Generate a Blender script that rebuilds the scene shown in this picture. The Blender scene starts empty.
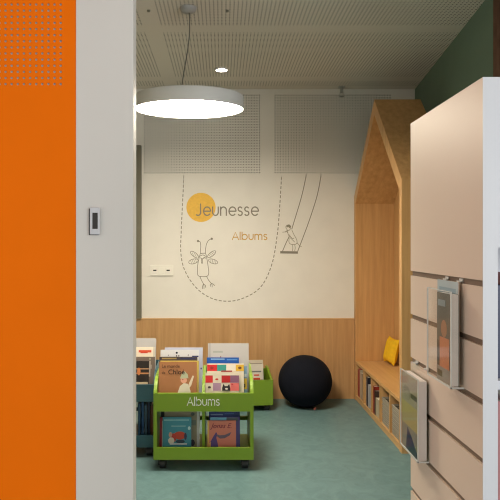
import bpy, bmesh, math, random
from mathutils import Vector, Matrix, Euler

random.seed(7)
PI = math.pi
sc = bpy.context.scene
col = sc.collection

# ------------------------------------------------------------------ camera
F = 580.0                                   # focal length in pixels of the 500 px frame
VX, VY = 222.0, 245.0                       # where the level view axis meets the frame
EYE = 1.475
cam_d = bpy.data.cameras.new('camera')
cam_d.sensor_width = 36.0
cam_d.lens = F / 500.0 * 36.0
cam_d.shift_x = (250.0 - VX) / 500.0
cam_d.shift_y = -(250.0 - VY) / 500.0
cam_d.clip_start = 0.05
cam = bpy.data.objects.new('camera', cam_d)
cam.location = (0, 0, EYE)
cam.rotation_euler = (PI / 2, 0, 0)
col.objects.link(cam)
sc.camera = cam

# ------------------------------------------------------------------ world, light, exposure
sc.view_settings.view_transform = 'Standard'
sc.view_settings.look = 'None'
sc.view_settings.exposure = 0.22
sc.view_settings.gamma = 1.0
sc.view_settings.use_curve_mapping = False
PENDANT_L = 52.0
DOWNLIGHT_L = 40.0
WORLD_L = 0.85
sc.cycles.transparent_max_bounces = 24
sc.cycles.filter_width = 1.15
world = bpy.data.worlds.new('hall_daylight')
sc.world = world
world.use_nodes = True
bg = world.node_tree.nodes['Background']
bg.inputs['Color'].default_value = (1.0, 0.93, 0.86, 1)
bg.inputs['Strength'].default_value = WORLD_L

wl = bpy.data.lights.new('hall_window_light', 'AREA')     # daylight of the hall windows behind the viewer
wl.shape = 'RECTANGLE'; wl.size = 3.4; wl.size_y = 2.4
wl.energy = 150; wl.color = (0.93, 0.96, 1.0)
wlo = bpy.data.objects.new('hall_window_light', wl)
wlo.location = (4.6, -3.0, 1.6)
wlo.rotation_euler = Euler((math.radians(90), 0, math.radians(43)))
col.objects.link(wlo)


# ------------------------------------------------------------------ helpers
def px(x, Y): return (x - VX) / F * Y
def pz(y, Y): return EYE - (y - VY) / F * Y


def lin(c):
    def f(v):
        v /= 255.0
        return v / 12.92 if v <= 0.04045 else ((v + 0.055) / 1.055) ** 2.4
    return (f(c[0]), f(c[1]), f(c[2]), 1.0)


def mat(name, rgb, rough=0.6, spec=0.5, var=0.0, scale=20.0, metal=0.0, bump=0.0):
    m = bpy.data.materials.new(name)
    m.use_nodes = True
    nt = m.node_tree
    b = nt.nodes['Principled BSDF']
    c = rgb if isinstance(rgb[0], float) else lin(rgb)
    c = (c[0], c[1], c[2], 1.0)
    b.inputs['Base Color'].default_value = c
    b.inputs['Roughness'].default_value = rough
    b.inputs['Specular IOR Level'].default_value = spec
    b.inputs['Metallic'].default_value = metal
    if var > 0 or bump > 0:
        tc = nt.nodes.new('ShaderNodeTexCoord')
        nz = nt.nodes.new('ShaderNodeTexNoise')
        nz.inputs['Scale'].default_value = scale
        nz.inputs['Detail'].default_value = 4
        nt.links.new(tc.outputs['Object'], nz.inputs['Vector'])
        if var > 0:
            rp = nt.nodes.new('ShaderNodeValToRGB')
            rp.color_ramp.elements[0].position = 0.3
            rp.color_ramp.elements[1].position = 0.7
            rp.color_ramp.elements[0].color = tuple(v * (1 - var) for v in c[:3]) + (1,)
            rp.color_ramp.elements[1].color = tuple(min(1, v * (1 + var)) for v in c[:3]) + (1,)
            nt.links.new(nz.outputs['Fac'], rp.inputs['Fac'])
            nt.links.new(rp.outputs['Color'], b.inputs['Base Color'])
        if bump > 0:
            bp = nt.nodes.new('ShaderNodeBump')
            bp.inputs['Strength'].default_value = bump
            bp.inputs['Distance'].default_value = 0.002
            nt.links.new(nz.outputs['Fac'], bp.inputs['Height'])
            nt.links.new(bp.outputs['Normal'], b.inputs['Normal'])
    return m


def wood(name, dark, light, axis=2, rough=0.45, spec=0.4):
    m = bpy.data.materials.new(name)
    m.use_nodes = True
    nt = m.node_tree
    b = nt.nodes['Principled BSDF']
    tc = nt.nodes.new('ShaderNodeTexCoord')
    mp = nt.nodes.new('ShaderNodeMapping')
    s = [26.0, 26.0, 26.0]; s[axis] = 1.3
    mp.inputs['Scale'].default_value = s
    nz = nt.nodes.new('ShaderNodeTexNoise')
    nz.inputs['Scale'].default_value = 1.0
    nz.inputs['Detail'].default_value = 6
    nz.inputs['Roughness'].default_value = 0.65
    rp = nt.nodes.new('ShaderNodeValToRGB')
    rp.color_ramp.elements[0].position = 0.32
    rp.color_ramp.elements[1].position = 0.68
    rp.color_ramp.elements[0].color = lin(dark)
    rp.color_ramp.elements[1].color = lin(light)
    nt.links.new(tc.outputs['Object'], mp.inputs['Vector'])
    nt.links.new(mp.outputs['Vector'], nz.inputs['Vector'])
    nt.links.new(nz.outputs['Fac'], rp.inputs['Fac'])
    nt.links.new(rp.outputs['Color'], b.inputs['Base Color'])
    b.inputs['Roughness'].default_value = rough
    b.inputs['Specular IOR Level'].default_value = spec
    return m


def emit(name, rgb, strength):
    m = bpy.data.materials.new(name)
    m.use_nodes = True
    nt = m.node_tree
    nt.nodes.clear()
    e = nt.nodes.new('ShaderNodeEmission')
    e.inputs['Color'].default_value = (rgb[0], rgb[1], rgb[2], 1)
    e.inputs['Strength'].default_value = strength
    o = nt.nodes.new('ShaderNodeOutputMaterial')
    nt.links.new(e.outputs[0], o.inputs['Surface'])
    return m


def acrylic(name):
    m = bpy.data.materials.new(name)
    m.use_nodes = True
    nt = m.node_tree
    nt.nodes.clear()
    o = nt.nodes.new('ShaderNodeOutputMaterial')
    t = nt.nodes.new('ShaderNodeBsdfTransparent')
    t.inputs['Color'].default_value = (0.99, 0.992, 0.99, 1)
    g = nt.nodes.new('ShaderNodeBsdfGlossy')
    g.inputs['Roughness'].default_value = 0.06
    fr = nt.nodes.new('ShaderNodeFresnel')
    fr.inputs['IOR'].default_value = 1.35
    ge = nt.nodes.new('ShaderNodeNewGeometry')            # only the outer faces of a sheet mirror
    su = nt.nodes.new('ShaderNodeMath'); su.operation = 'SUBTRACT'; su.inputs[0].default_value = 1.0
    nt.links.new(ge.outputs['Backfacing'], su.inputs[1])
    mu = nt.nodes.new('ShaderNodeMath'); mu.operation = 'MULTIPLY'
    nt.links.new(fr.outputs[0], mu.inputs[0]); nt.links.new(su.outputs[0], mu.inputs[1])
    mx = nt.nodes.new('ShaderNodeMixShader')
    nt.links.new(mu.outputs[0], mx.inputs[0])
    nt.links.new(t.outputs[0], mx.inputs[1])
    nt.links.new(g.outputs[0], mx.inputs[2])
    nt.links.new(mx.outputs[0], o.inputs['Surface'])
    return m


class MB:
    """collects geometry and links it as ONE mesh object"""
    def __init__(self):
        self.v = []; self.f = []; self.mi = []; self.sm = []
        self.mats = []

    def slot(self, m):
        if m not in self.mats: self.mats.append(m)
        return self.mats.index(m)

    def add(self, vs, fs, m=None, smooth=False, mtx=None):
        n = len(self.v)
        k = self.slot(m) if m is not None else 0
        for p in vs:
            p = Vector(p)
            self.v.append(tuple(mtx @ p) if mtx else tuple(p))
        for f in fs:
            self.f.append(tuple(i + n for i in f)); self.mi.append(k); self.sm.append(smooth)
        return self

    def box(self, x0, x1, y0, y1, z0, z1, m=None, mtx=None):
        vs = [(x0, y0, z0), (x1, y0, z0), (x1, y1, z0), (x0, y1, z0), (x0, y0, z1), (x1, y0, z1), (x1, y1, z1), (x0, y1, z1)]
        fs = [(0, 3, 2, 1), (4, 5, 6, 7), (0, 1, 5, 4), (1, 2, 6, 5), (2, 3, 7, 6), (3, 0, 4, 7)]
        return self.add(vs, fs, m, False, mtx)

    def rbox(self, x0, x1, y0, y1, z0, z1, r=0.004, seg=2, m=None, mtx=None):
        bm = bmesh.new()
        bmesh.ops.create_cube(bm, size=1.0)
        for v in bm.verts:
            v.co = Vector(((x0 + x1) / 2 + v.co.x * (x1 - x0), (y0 + y1) / 2 + v.co.y * (y1 - y0), (z0 + z1) / 2 + v.co.z * (z1 - z0)))
        bmesh.ops.bevel(bm, geom=bm.edges[:], offset=r, segments=seg, affect='EDGES', profile=0.5)
        bm.verts.index_update()
        vs = [v.co.copy() for v in bm.verts]; fs = [[v.index for v in f.verts] for f in bm.faces]
        bm.free()
        return self.add(vs, fs, m, False, mtx)

    def prism(self, pts, a, b, axis='x', m=None, mtx=None, smooth=False):
        """polygon extruded along an axis; pts are the two other coordinates in order"""
        n = len(pts)
        def mk(p, t):
            return {'x': (t, p[0], p[1]), 'y': (p[0], t, p[1]), 'z': (p[0], p[1], t)}[axis]
        vs = [mk(p, a) for p in pts] + [mk(p, b) for p in pts]
        fs = [tuple(range(n))[::-1], tuple(range(n, 2 * n))]
        for i in range(n):
            j = (i + 1) % n
            fs.append((i, j, n + j, n + i))
        return self.add(vs, fs, m, smooth, mtx)

    def cyl(self, p0, p1, r0, r1=None, n=20, m=None, caps=True, smooth=True, mtx=None):
        r1 = r0 if r1 is None else r1
        p0 = Vector(p0); p1 = Vector(p1)
        d = (p1 - p0).normalized()
        u = d.orthogonal().normalized(); w = d.cross(u)
        vs = []
        for p, r in ((p0, r0), (p1, r1)):
            for i in range(n):
                a = 2 * PI * i / n
                vs.append(p + u * math.cos(a) * r + w * math.sin(a) * r)
        self.add(vs, [(i, (i + 1) % n, n + (i + 1) % n, n + i) for i in range(n)], m, smooth, mtx)
        if caps:
            self.add(vs[:n], [tuple(range(n))[::-1]], m, False, mtx)
            self.add(vs[n:], [tuple(range(n))], m, False, mtx)
        return self

    def tube(self, pts, r, n=8, m=None):
        pts = [Vector(p) for p in pts]
        vs = []; up = None
        for i, p in enumerate(pts):
            d = (pts[min(i + 1, len(pts) - 1)] - pts[max(i - 1, 0)]).normalized()
            u = d.orthogonal().normalized() if up is None else (up - d * up.dot(d)).normalized()
            up = u; w = d.cross(u)
            for k in range(n):
                a = 2 * PI * k / n
                vs.append(p + u * math.cos(a) * r + w * math.sin(a) * r)
        fs = []
        for i in range(len(pts) - 1):
            for k in range(n):
                a = i * n + k; b = i * n + (k + 1) % n
                fs.append((a, b, b + n, a + n))
        fs.append(tuple(range(n))[::-1]); fs.append(tuple(range((len(pts) - 1) * n, len(pts) * n)))
        return self.add(vs, fs, m, True)

    def lathe(self, prof, n=48, m=None, mtx=None, smooth=True, closed=False):
        vs = []
        for r, z in prof:
            for i in range(n):
                a = 2 * PI * i / n
                vs.append((r * math.cos(a), r * math.sin(a), z))
        fs = []
        k = len(prof)
        for j in range(k if closed else k - 1):
            for i in range(n):
                a = j * n + i; b = j * n + (i + 1) % n
                jj = (j + 1) % k
                fs.append((a, b, jj * n + (i + 1) % n, jj * n + i))
        return self.add(vs, fs, m, smooth, mtx)

    def build(self, name, m=None, parent=None):
        me = bpy.data.meshes.new(name)
        me.from_pydata(self.v, [], self.f)
        mats = self.mats or ([m] if m else [])
        for q in mats: me.materials.append(q)
        me.polygons.foreach_set('material_index', self.mi)
        me.polygons.foreach_set('use_smooth', self.sm)
        me.update()
        o = bpy.data.objects.new(name, me)
        col.objects.link(o)
        if parent is not None: o.parent = parent
        return o


def empty(name, loc=(0, 0, 0), rz=0.0, rx=0.0):
    o = bpy.data.objects.new(name, None)
    o.empty_display_size = 0.1
    o.location = loc; o.rotation_euler = (rx, 0, rz)
    col.objects.link(o)
    return o


def tag(o, label, cat, group=None, kind=None):
    o['label'] = label; o['category'] = cat
    if group: o['group'] = group
    if kind: o['kind'] = kind
    return o


def struct(o, kind='structure'):
    o['kind'] = kind
    return o


def text_mesh(name, s, size, m, parent, mtx, depth=0.0006, shear=0.0, align='LEFT', off=0.0):
    cu = bpy.data.curves.new('tmp_text', 'FONT')
    cu.body = s; cu.size = size; cu.extrude = depth; cu.shear = shear; cu.align_x = align
    cu.offset = off
    cu.resolution_u = 3
    t = bpy.data.objects.new('tmp_text', cu)
    col.objects.link(t)
    dg = bpy.context.evaluated_depsgraph_get(); dg.update()
    me = bpy.data.meshes.new_from_object(t.evaluated_get(dg))
    bpy.data.objects.remove(t); bpy.data.curves.remove(cu)
    me.name = name
    me.materials.clear(); me.materials.append(m)
    me.transform(mtx)
    o = bpy.data.objects.new(name, me)
    col.objects.link(o)
    if parent is not None: o.parent = parent
    return o


def face_front(x, y, z):
    """maps text's XY plane to a surface looking towards -Y"""
    return Matrix.Translation((x, y, z)) @ Matrix.Rotation(PI / 2, 4, 'X')


# flat vinyl strokes ------------------------------------------------
def ribbon(mb, pts, w, y, t=0.0012, m=None, closed=False):
    """polyline (x,z) drawn as a thin raised stroke on a plane facing -Y at depth y"""
    pts = [Vector(p) for p in pts]
    n = len(pts)
    if n < 2: return
    L = []; R = []
    for i in range(n):
        if closed:
            a = pts[(i - 1) % n]; b = pts[(i + 1) % n]
        else:
            a = pts[max(i - 1, 0)]; b = pts[min(i + 1, n - 1)]
        d = (b - a)
        if d.length < 1e-9: d = Vector((1, 0))
        d.normalize()
        q = Vector((-d.y, d.x)) * w / 2
        p = pts[i].copy()
        if not closed and i == 0: p -= d * w * 0.35
        if not closed and i == n - 1: p += d * w * 0.35
        L.append(p + q); R.append(p - q)
    vs = []
    for A in (L, R):
        for p in A: vs.append((p.x, y - t, p.y))
    for A in (L, R):
        for p in A: vs.append((p.x, y, p.y))
    fs = []
    rng = range(n) if closed else range(n - 1)
    for i in rng:
        j = (i + 1) % n
        fs.append((i, n + i, n + j, j))
        fs.append((i, j, 2 * n + j, 2 * n + i))
        fs.append((n + i, 3 * n + i, 3 * n + j, n + j))
    mb.add(vs, fs, m)


def arc(cx, cy, rx, ry, a0, a1, n=14):
    return [(cx + rx * math.cos(math.radians(a0 + (a1 - a0) * i / n)), cy + ry * math.sin(math.radians(a0 + (a1 - a0) * i / n))) for i in range(n + 1)]


CAP = 1.36
GLYPH = {   # strokes in x-height units, advance width
    'J': ([[(0.62, CAP), (0.62, 0.36)] + arc(0.3, 0.34, 0.32, 0.34, 0, -130)], 0.98),
    'e': ([[(0.04, 0.5), (0.94, 0.5)] + arc(0.49, 0.5, 0.45, 0.5, 0, 315, 22)], 1.2),
    'u': ([[(0.0, 1.0), (0.0, 0.4)] + arc(0.37, 0.4, 0.37, 0.4, 180, 360) + [(0.74, 1.0)]], 1.05),
    'n': ([[(0.0, 0.0), (0.0, 1.0)], [(0.0, 0.6)] + arc(0.37, 0.6, 0.37, 0.4, 180, 0) + [(0.74, 0.0)]], 1.05),
    's': ([arc(0.28, 0.75, 0.25, 0.25, 35, 250, 12) + arc(0.28, 0.25, 0.27, 0.25, 85, -145, 14)], 0.86),
    'A': ([[(0.0, 0.0), (0.55, CAP), (1.1, 0.0)], [(0.22, 0.45), (0.88, 0.45)]], 1.38),
    'l': ([[(0.0, 0.0), (0.0, CAP * 1.05)]], 0.34),
    'b': ([[(0.0, 0.0), (0.0, CAP * 1.05)], arc(0.46, 0.5, 0.46, 0.5, 180, -180, 26)], 1.22),
    'm': ([[(0.0, 0.0), (0.0, 1.0)], [(0.0, 0.65)] + arc(0.31, 0.65, 0.31, 0.35, 180, 0) + [(0.62, 0.0)],
           [(0.62, 0.65)] + arc(0.93, 0.65, 0.31, 0.35, 180, 0) + [(1.24, 0.0)]], 1.56),
}


def lettering(mb, s, x0, x1, zb, xh, w, y, m=None):
    adv = sum(GLYPH[c][1] for c in s[:-1]) + GLYPH[s[-1]][1] - 0.25
    sx = (x1 - x0) / adv
    cx = x0
    for c in s:
        for st in GLYPH[c][0]:
            ribbon(mb, [(cx + p[0] * sx, zb + p[1] * xh) for p in st], w, y, m=m)
        cx += GLYPH[c][1] * sx


# perforated board: real holes with a dark fleece behind -------------------
def perf_cells(mb, org, U, V, nu, nv, p, r, m=None, n=8, skip=None):
    """nu x nv square cells of side p from org along U, V, each with an n-sided hole"""
    org = Vector(org); U = Vector(U); V = Vector(V)
    vs = []; fs = []
    h = p / 2
    sq = [(h, 0), (h, h), (0, h), (-h, h), (-h, 0), (-h, -h), (0, -h), (h, -h)]
    ci = [(r * math.cos(2 * PI * k / 8), r * math.sin(2 * PI * k / 8)) for k in range(8)]
    for i in range(nu):
        for j in range(nv):
            c = org + U * (p * (i + .5)) + V * (p * (j + .5))
            if skip and skip(c): continue
            b = len(vs)
            for q in sq: vs.append(c + U * q[0] + V * q[1])
            for q in ci: vs.append(c + U * q[0] + V * q[1])
            for k in range(8):
                k2 = (k + 1) % 8
                fs.append((b + k, b + k2, b + 8 + k2, b + 8 + k))
    mb.add(vs, fs, m)


# ------------------------------------------------------------------ materials
M = {}
M['wall'] = mat('wall_paint', (0.81, 0.785, 0.73), 0.75, 0.3, var=0.02, scale=6)
M['ceil'] = mat('ceiling_paint', (0.71, 0.665, 0.59), 0.85, 0.2)
M['fleece'] = mat('acoustic_fleece', (0.02, 0.019, 0.016), 0.95, 0.0)
M['fleece_grey'] = mat('grey_acoustic_fleece', (0.72, 0.72, 0.74), 0.95, 0.0)
M['green_wall'] = mat('dark_green_paint', (0.15, 0.22, 0.16), 0.7, 0.3, var=0.03, scale=5)
M['orange'] = mat('orange_paint', (0.97, 0.185, 0.002), 0.7, 0.08, var=0.02, scale=4)
M['lining'] = mat('lining_paint', (0.74, 0.72, 0.69), 0.55, 0.3)
M['wains'] = wood('oak_veneer_upright', (186, 142, 94), (208, 164, 114), 2)
M['nookwood'] = wood('oak_veneer_nook', (194, 148, 94), (216, 170, 116), 2, 0.42)
M['seatwood'] = wood('oak_veneer_seat', (198, 154, 100), (216, 174, 120), 1, 0.38)
M['cap'] = wood('oak_cap', (200, 158, 108), (218, 176, 126), 0)
M['bronze'] = mat('bronze_olive_metal', (0.16, 0.15, 0.11), 0.5, 0.4)
M['white_metal'] = mat('white_lacquered_metal', (0.62, 0.62, 0.60), 0.45, 0.5)
M['plastic'] = mat('white_plastic', (0.85, 0.83, 0.77), 0.4, 0.5)
M['grey_pl'] = mat('grey_plastic', (0.35, 0.34, 0.32), 0.5, 0.4)
M['black'] = mat('black_plastic', (0.012, 0.012, 0.013), 0.45, 0.5)
M['slot'] = mat('dark_slot_and_shadow', (0.03, 0.03, 0.03), 0.7, 0.2)
M['screen'] = mat('dark_screen', (0.015, 0.013, 0.013), 0.15, 0.5)
M['green'] = mat('lime_green_lacquer', (0.185, 0.31, 0.018), 0.4, 0.45)
M['teal'] = mat('petrol_lacquer', (0.022, 0.075, 0.10), 0.4, 0.45)
M['laminate'] = mat('cream_laminate', (0.75, 0.60, 0.49), 0.46, 0.5)
M['lam_edge'] = mat('white_laminate', (0.64, 0.655, 0.70), 0.4, 0.5)
M['alu'] = mat('brown_slot_profile', (0.20, 0.14, 0.10), 0.5, 0.4)
M['acryl'] = acrylic('clear_acrylic')
M['acryl_edge'] = mat('acrylic_edge', (0.75, 0.76, 0.74), 0.15, 0.6)
M['pouf'] = mat('navy_knit', (0.0075, 0.009, 0.016), 0.9, 0.15, var=0.2, scale=160, bump=0.4)
M['yellow'] = mat('yellow_cotton', (0.85, 0.52, 0.02), 0.85, 0.2, var=0.08, scale=30, bump=0.3)
M['curtain'] = mat('brown_curtain_cloth', (0.20, 0.115, 0.075), 0.9, 0.1, var=0.15, scale=12)
M['ink'] = mat('taupe_vinyl', (0.25, 0.23, 0.185), 0.6, 0.3)
M['ochre'] = mat('ochre_vinyl', (0.60, 0.36, 0.09), 0.6, 0.3)
M['sun'] = mat('sun_yellow_paint', (0.85, 0.52, 0.10), 0.7, 0.2, var=0.06, scale=40)
M['pencil'] = mat('grey_green_vinyl', (0.30, 0.28, 0.21), 0.6, 0.3)
M['white'] = mat('white_vinyl', (0.80, 0.82, 0.76), 0.5, 0.4)
M['pages'] = mat('book_pages', (0.78, 0.72, 0.60), 0.8, 0.2, var=0.05, scale=90)
M['lamp'] = emit('lamp_diffuser', (1.0, 0.88, 0.69), PENDANT_L)
M['spot'] = emit('downlight_diffuser', (1.0, 0.88, 0.69), DOWNLIGHT_L)


def floor_mat():
    m = bpy.data.materials.new('marbled_linoleum')
    m.use_nodes = True
    nt = m.node_tree
    b = nt.nodes['Principled BSDF']
    tc = nt.nodes.new('ShaderNodeTexCoord')
    mp = nt.nodes.new('ShaderNodeMapping')
    mp.inputs['Scale'].default_value = (1.0, 1.0, 1.0)
    n1 = nt.nodes.new('ShaderNodeTexNoise')
    n1.inputs['Scale'].default_value = 9; n1.inputs['Detail'].default_value = 8
    n1.inputs['Roughness'].default_value = 0.7; n1.inputs['Distortion'].default_value = 1.2
    rp = nt.nodes.new('ShaderNodeValToRGB')
    rp.color_ramp.elements[0].position = 0.35; rp.color_ramp.elements[1].position = 0.68
    rp.color_ramp.elements[0].color = (0.115, 0.213, 0.225, 1)
    rp.color_ramp.elements[1].color = (0.162, 0.282, 0.30, 1)
    nt.links.new(tc.outputs['Object'], mp.inputs['Vector'])
    nt.links.new(mp.outputs['Vector'], n1.inputs['Vector'])
    nt.links.new(n1.outputs['Fac'], rp.inputs['Fac'])
    nt.links.new(rp.outputs['Color'], b.inputs['Base Color'])
    b.inputs['Roughness'].default_value = 0.42
    b.inputs['Specular IOR Level'].default_value = 0.4
    return m


M['floor'] = floor_mat()

_pc = {}
def paint(c, rough=0.4):
    """printed card of a plain colour"""
    k = tuple(c)
    if k not in _pc: _pc[k] = mat('printed_card_%d' % len(_pc), lin(c)[:3], rough, 0.4)
    return _pc[k]


# ------------------------------------------------------------------ the room
YB = 5.58                      # back wall
XL = -2.7                      # left wall
YF = 2.37                      # front face of the wall with the opening
YF2 = 2.453
H = 2.975
def xr(Y): return 1.856 - 0.1208 * (YB - Y)      # the green wall runs slightly askew

struct(MB().box(-3.2, 3.2, -4.0, 5.9, -0.1, 0.0).build('floor', M['floor']))

# back wall: plain paint with two rows of perforated acoustic boards
def wall_back():
    mb = MB()
    P = 0.0257
    zb = pz(174.0, YB); nv = int((H - 0.045 - zb) / P)
    zt = zb + nv * P
    x_starts = []
    g0 = 0.3745                                       # right end of the board left of the pale gap
    nu = 44
    gap = 0.124
    per = nu * P + gap
    spans = [(g0 - nu * P + k * per, nu) for k in (-1, 0, 1)]
    x = XL; 
    def plain(x0, x1, z0, z1):
        mb.add([(x0, YB, z0), (x1, YB, z0), (x1, YB, z1), (x0, YB, z1)], [(0, 1, 2, 3)], M['wall'])
    XR = 1.95
    plain(XL, XR, 0, zb)
    plain(XL, XR, zt, H)
    for s, n in spans:
        plain(x, s, zb, zt)
        perf_cells(mb, (s, YB, zb), (1, 0, 0), (0, 0, 1), n, nv, P, 0.0061, M['wall'])
        x = s + n * P
    if x < XR: plain(x, XR, zb, zt)
    mb.add([(XL, YB + .03, zb - .05), (XR, YB + .03, zb - .05), (XR, YB + .03, H), (XL, YB + .03, H)], [(0, 1, 2, 3)], M['fleece'])
    mb.box(XL - .1, 2.1, YB + .04, YB + .2, 0, H, M['wall'])
    return mb.build('wall_back')
struct(wall_back())


def ceiling():
    mb = MB()
    P = 0.0257
    Z = H
    def plain(x0, x1, y0, y1):
        mb.add([(x0, y0, Z), (x0, y1, Z), (x1, y1, Z), (x1, y0, Z)], [(0, 1, 2, 3)], M['ceil'])
    X0, X1 = XL - .1, 1.95
    rows = [(2.885, 42), (4.09, 42), (5.295, 8)]
    cols = [(-1.82, 50), (-0.425, 88)]
    y = YF
    for ys, n in rows:
        plain(X0, X1, y, ys)
        x = X0
        for xs, nu in cols:
            plain(x, xs, ys, ys + n * P)
            perf_cells(mb, (xs, ys, Z), (1, 0, 0), (0, 1, 0), nu, n, P, 0.0050, M['ceil'])
            x = xs + nu * P
        plain(x, X1, ys, ys + n * P)
        y = ys + n * P
    plain(X0, X1, y, YB + .2)
    mb.add([(X0, YF, Z + .03), (X0, YB, Z + .03), (X1, YB, Z + .03), (X1, YF, Z + .03)], [(0, 1, 2, 3)], M['fleece'])
    mb.box(X0, X1, YF, YB + .2, Z + .05, Z + .2, M['ceil'])
    return mb.build('ceiling')
struct(ceiling())

mb = MB()
mb.prism([(xr(YF2), YF2), (xr(YF2) + .2, YF2), (xr(YB) + .2, YB), (xr(YB), YB)], 0, H, 'z')
struct(mb.build('wall_right', M['green_wall']))
struct(MB().box(XL - .1, XL, YF2, YB, 0, H).build('wall_left', M['wall']))

# the wall towards the hall: orange board beside a white lining round the opening
XO = px(75.8, YF); XJ = px(133.3, YF)
def wall_front():
    mb = MB()
    P = 0.02505
    nu, nv = 60, 60
    x1 = px(60.4, YF) + P / 2; x0 = x1 - nu * P
    z0 = pz(83.8, YF) - P / 2; 
    nv = int((H - .06 - z0) / P)
    Y = YF + .004
    def plain(a, b, c, d):
        mb.add([(a, Y, c), (b, Y, c), (b, Y, d), (a, Y, d)], [(0, 1, 2, 3)], M['orange'])
    plain(XL, XO, 0, z0); plain(XL, XO, z0 + nv * P, H)
    plain(XL, x0, z0, z0 + nv * P); plain(x1, XO, z0, z0 + nv * P)
    perf_cells(mb, (x0, Y, z0), (1, 0, 0), (0, 0, 1), nu, nv, P, 0.0052, M['orange'])
    mb.add([(XL, Y + .007, z0 - .05), (XO, Y + .007, z0 - .05), (XO, Y + .007, H), (XL, Y + .007, H)], [(0, 1, 2, 3)], M['fleece_grey'])
    mb.box(XL, XO, Y + .025, YF2, 0, H, M['wall'])
    return mb.build('wall_front')
struct(wall_front())
struct(MB().rbox(XO, XJ, YF, YF2, 0, H, 0.003, 2).build('trim_1', M['lining']))

struct(MB().box(-3.2, 3.2, -4.0, YF - .001, H, H + .1).build('ceiling_hall', M['ceil']))

# oak wainscot with a paler capping
XN = 1.27                                             # front plane of the reading nook
WT = pz(318.3, YB - .02)
mb = MB(); mb.box(XL, XN - .002, YB - .018, YB - .0005, 0, WT - .012)
wains = struct(mb.build('trim_2', M['wains']))
mb = MB(); mb.rbox(XL, XN - .002, YB - .022, YB - .0005, WT - .012, WT, .002, 1)
cp = mb.build('capping', M['cap']); cp.parent = wains

# dark upright frame on the back wall next to the opening
mb = MB(); mb.box(-1.02, px(141.0, YB - .05), YB - .05, YB - .0005, WT + .001, pz(145, YB - .05))
struct(mb.build('trim_3', M['bronze']))


# ------------------------------------------------------------------ reading nook
def nook():
    root = empty('reading_nook', (XN, 4.835, 0))
    tag(root, 'tall house-shaped oak reading nook with pitched roof and bench in the right corner', 'alcove')
    O = Vector(root.location)
    Y0, Y1 = 4.10, YB - .004
    X0, X1 = XN, 1.655
    T = 0.055
    ZE = 1.94; ZR = 2.69; YM = (Y0 + Y1) / 2
    mtx = Matrix.Translation(-O)
    def part(mb, name, m):
        return mb.build(name, m, root)
    # side panels
    ZI = ZE - .072                                     # where the thick roof meets the walls inside
    for a, b in ((Y0, Y0 + T), (Y1 - T, Y1)):
        mb = MB(); mb.box(X0, X1, a, b, 0, ZI, mtx=mtx)
        part(mb, 'side_panel', M['nookwood'])
    sl = (ZR - ZE) / (YM - Y0)
    zu = ZI + sl * (YM - Y0 - T)
    # roof panels
    for s in (1, -1):
        ye = Y0 if s == 1 else Y1
        pts = [(ye, ZI), (ye + s * T, ZI), (YM, zu), (YM, ZR), (ye, ZE)]
        if s == -1: pts = pts[::-1]
        mb = MB(); mb.prism(pts, X0, X1, 'x', mtx=mtx)
        part(mb, 'roof_panel', M['nookwood'])
    # back panel
    mb = MB()
    mb.prism([(Y0 + T, 0.0), (Y1 - T, 0.0), (Y1 - T, ZI), (YM, zu - .01), (Y0 + T, ZI)], X1 - .018, X1 - .001, 'x', mtx=mtx)
    part(mb, 'back_panel', M['nookwood'])
    # bench
    ZS = 0.371
    ya, yb = Y0 + T, Y1 - T
    mb = MB(); mb.rbox(X0 + .004, X1 - .02, ya + .001, yb - .001, ZS - .028, ZS, .002, 1, mtx=mtx)
    part(mb, 'seat', M['seatwood'])
    mb = MB(); mb.box(X0 + .006, X1 - .02, ya + .001, yb - .001, 0.0, .045, mtx=mtx)
    part(mb, 'bottom_board', M['seatwood'])
    n = 5
    ys = [ya + (yb - ya) * i / n for i in range(n + 1)]
    for y in ys[1:-1]:
        mb = MB(); mb.box(X0 + .008, X1 - .02, y - .009, y + .009, .045, ZS - .028, mtx=mtx)
        part(mb, 'divider', M['nookwood'])
    return root, ys
nook_root, nook_ys = nook()


# ------------------------------------------------------------------ books
def book(label, w, h, t, cover, loc, tilt=0.0, rz=0.0, group=None, spine=None, pics=None, title=None, back=None, cat='book', name='picture_book', pages=None, split=False):
    """stands on loc (middle of its front bottom edge); front cover looks to -Y, spine to -X; tilt leans it backwards"""
    root = empty(name, (loc[0], loc[1], loc[2] + t * math.sin(tilt) + .0003), rz, -tilt)
    tag(root, label, cat, group)
    c = 0.0022
    spine = spine or cover; back = back or cover
    mb = MB()
    mb.box(-w / 2, w / 2, 0, c, 0, h, cover)
    mb.box(-w / 2, w / 2, t - c, t, 0, h, back)
    mb.box(-w / 2 - .0015, -w / 2 + c, 0, t, 0, h, spine)
    mb.build('cover', None, root)
    mb = MB(); mb.box(-w / 2 + c, w / 2 - .004, c, t - c, .003, h - .003)
    mb.build('pages', pages or M['pages'], root)
    if pics and split:
        for poly, cc in pics:
            MB().prism([(-w / 2 + p[0] * w, p[1] * h) for p in poly], -.0005, 0.0, 'y', paint(cc)).build('cover_drawing', None, root)
    elif pics:
        mb = MB()
        for i, (poly, cc) in enumerate(pics):
            e = 0.0004 + 0.0003 * i
            mb.prism([(-w / 2 + p[0] * w, p[1] * h) for p in poly], -e, 0.0, 'y', paint(cc))
        mb.build('cover_picture', None, root)
    if title:
        for (s, fx, fz, size, cc, sh) in title:
            text_mesh('cover_title', s, size, paint(cc), root, face_front(-w / 2 + fx * w, -.0006 - 0.0003 * (len(pics) if pics else 0), fz * h), depth=.0003, shear=sh)
    return root


def R(x0, z0, x1, z1): return [(x0, z0), (x1, z0), (x1, z1), (x0, z1)]
def E(cx, cz, rx, rz, n=14): return [(cx + rx * math.cos(2 * PI * i / n), cz + rz * math.sin(2 * PI * i / n)) for i in range(n)]


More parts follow.
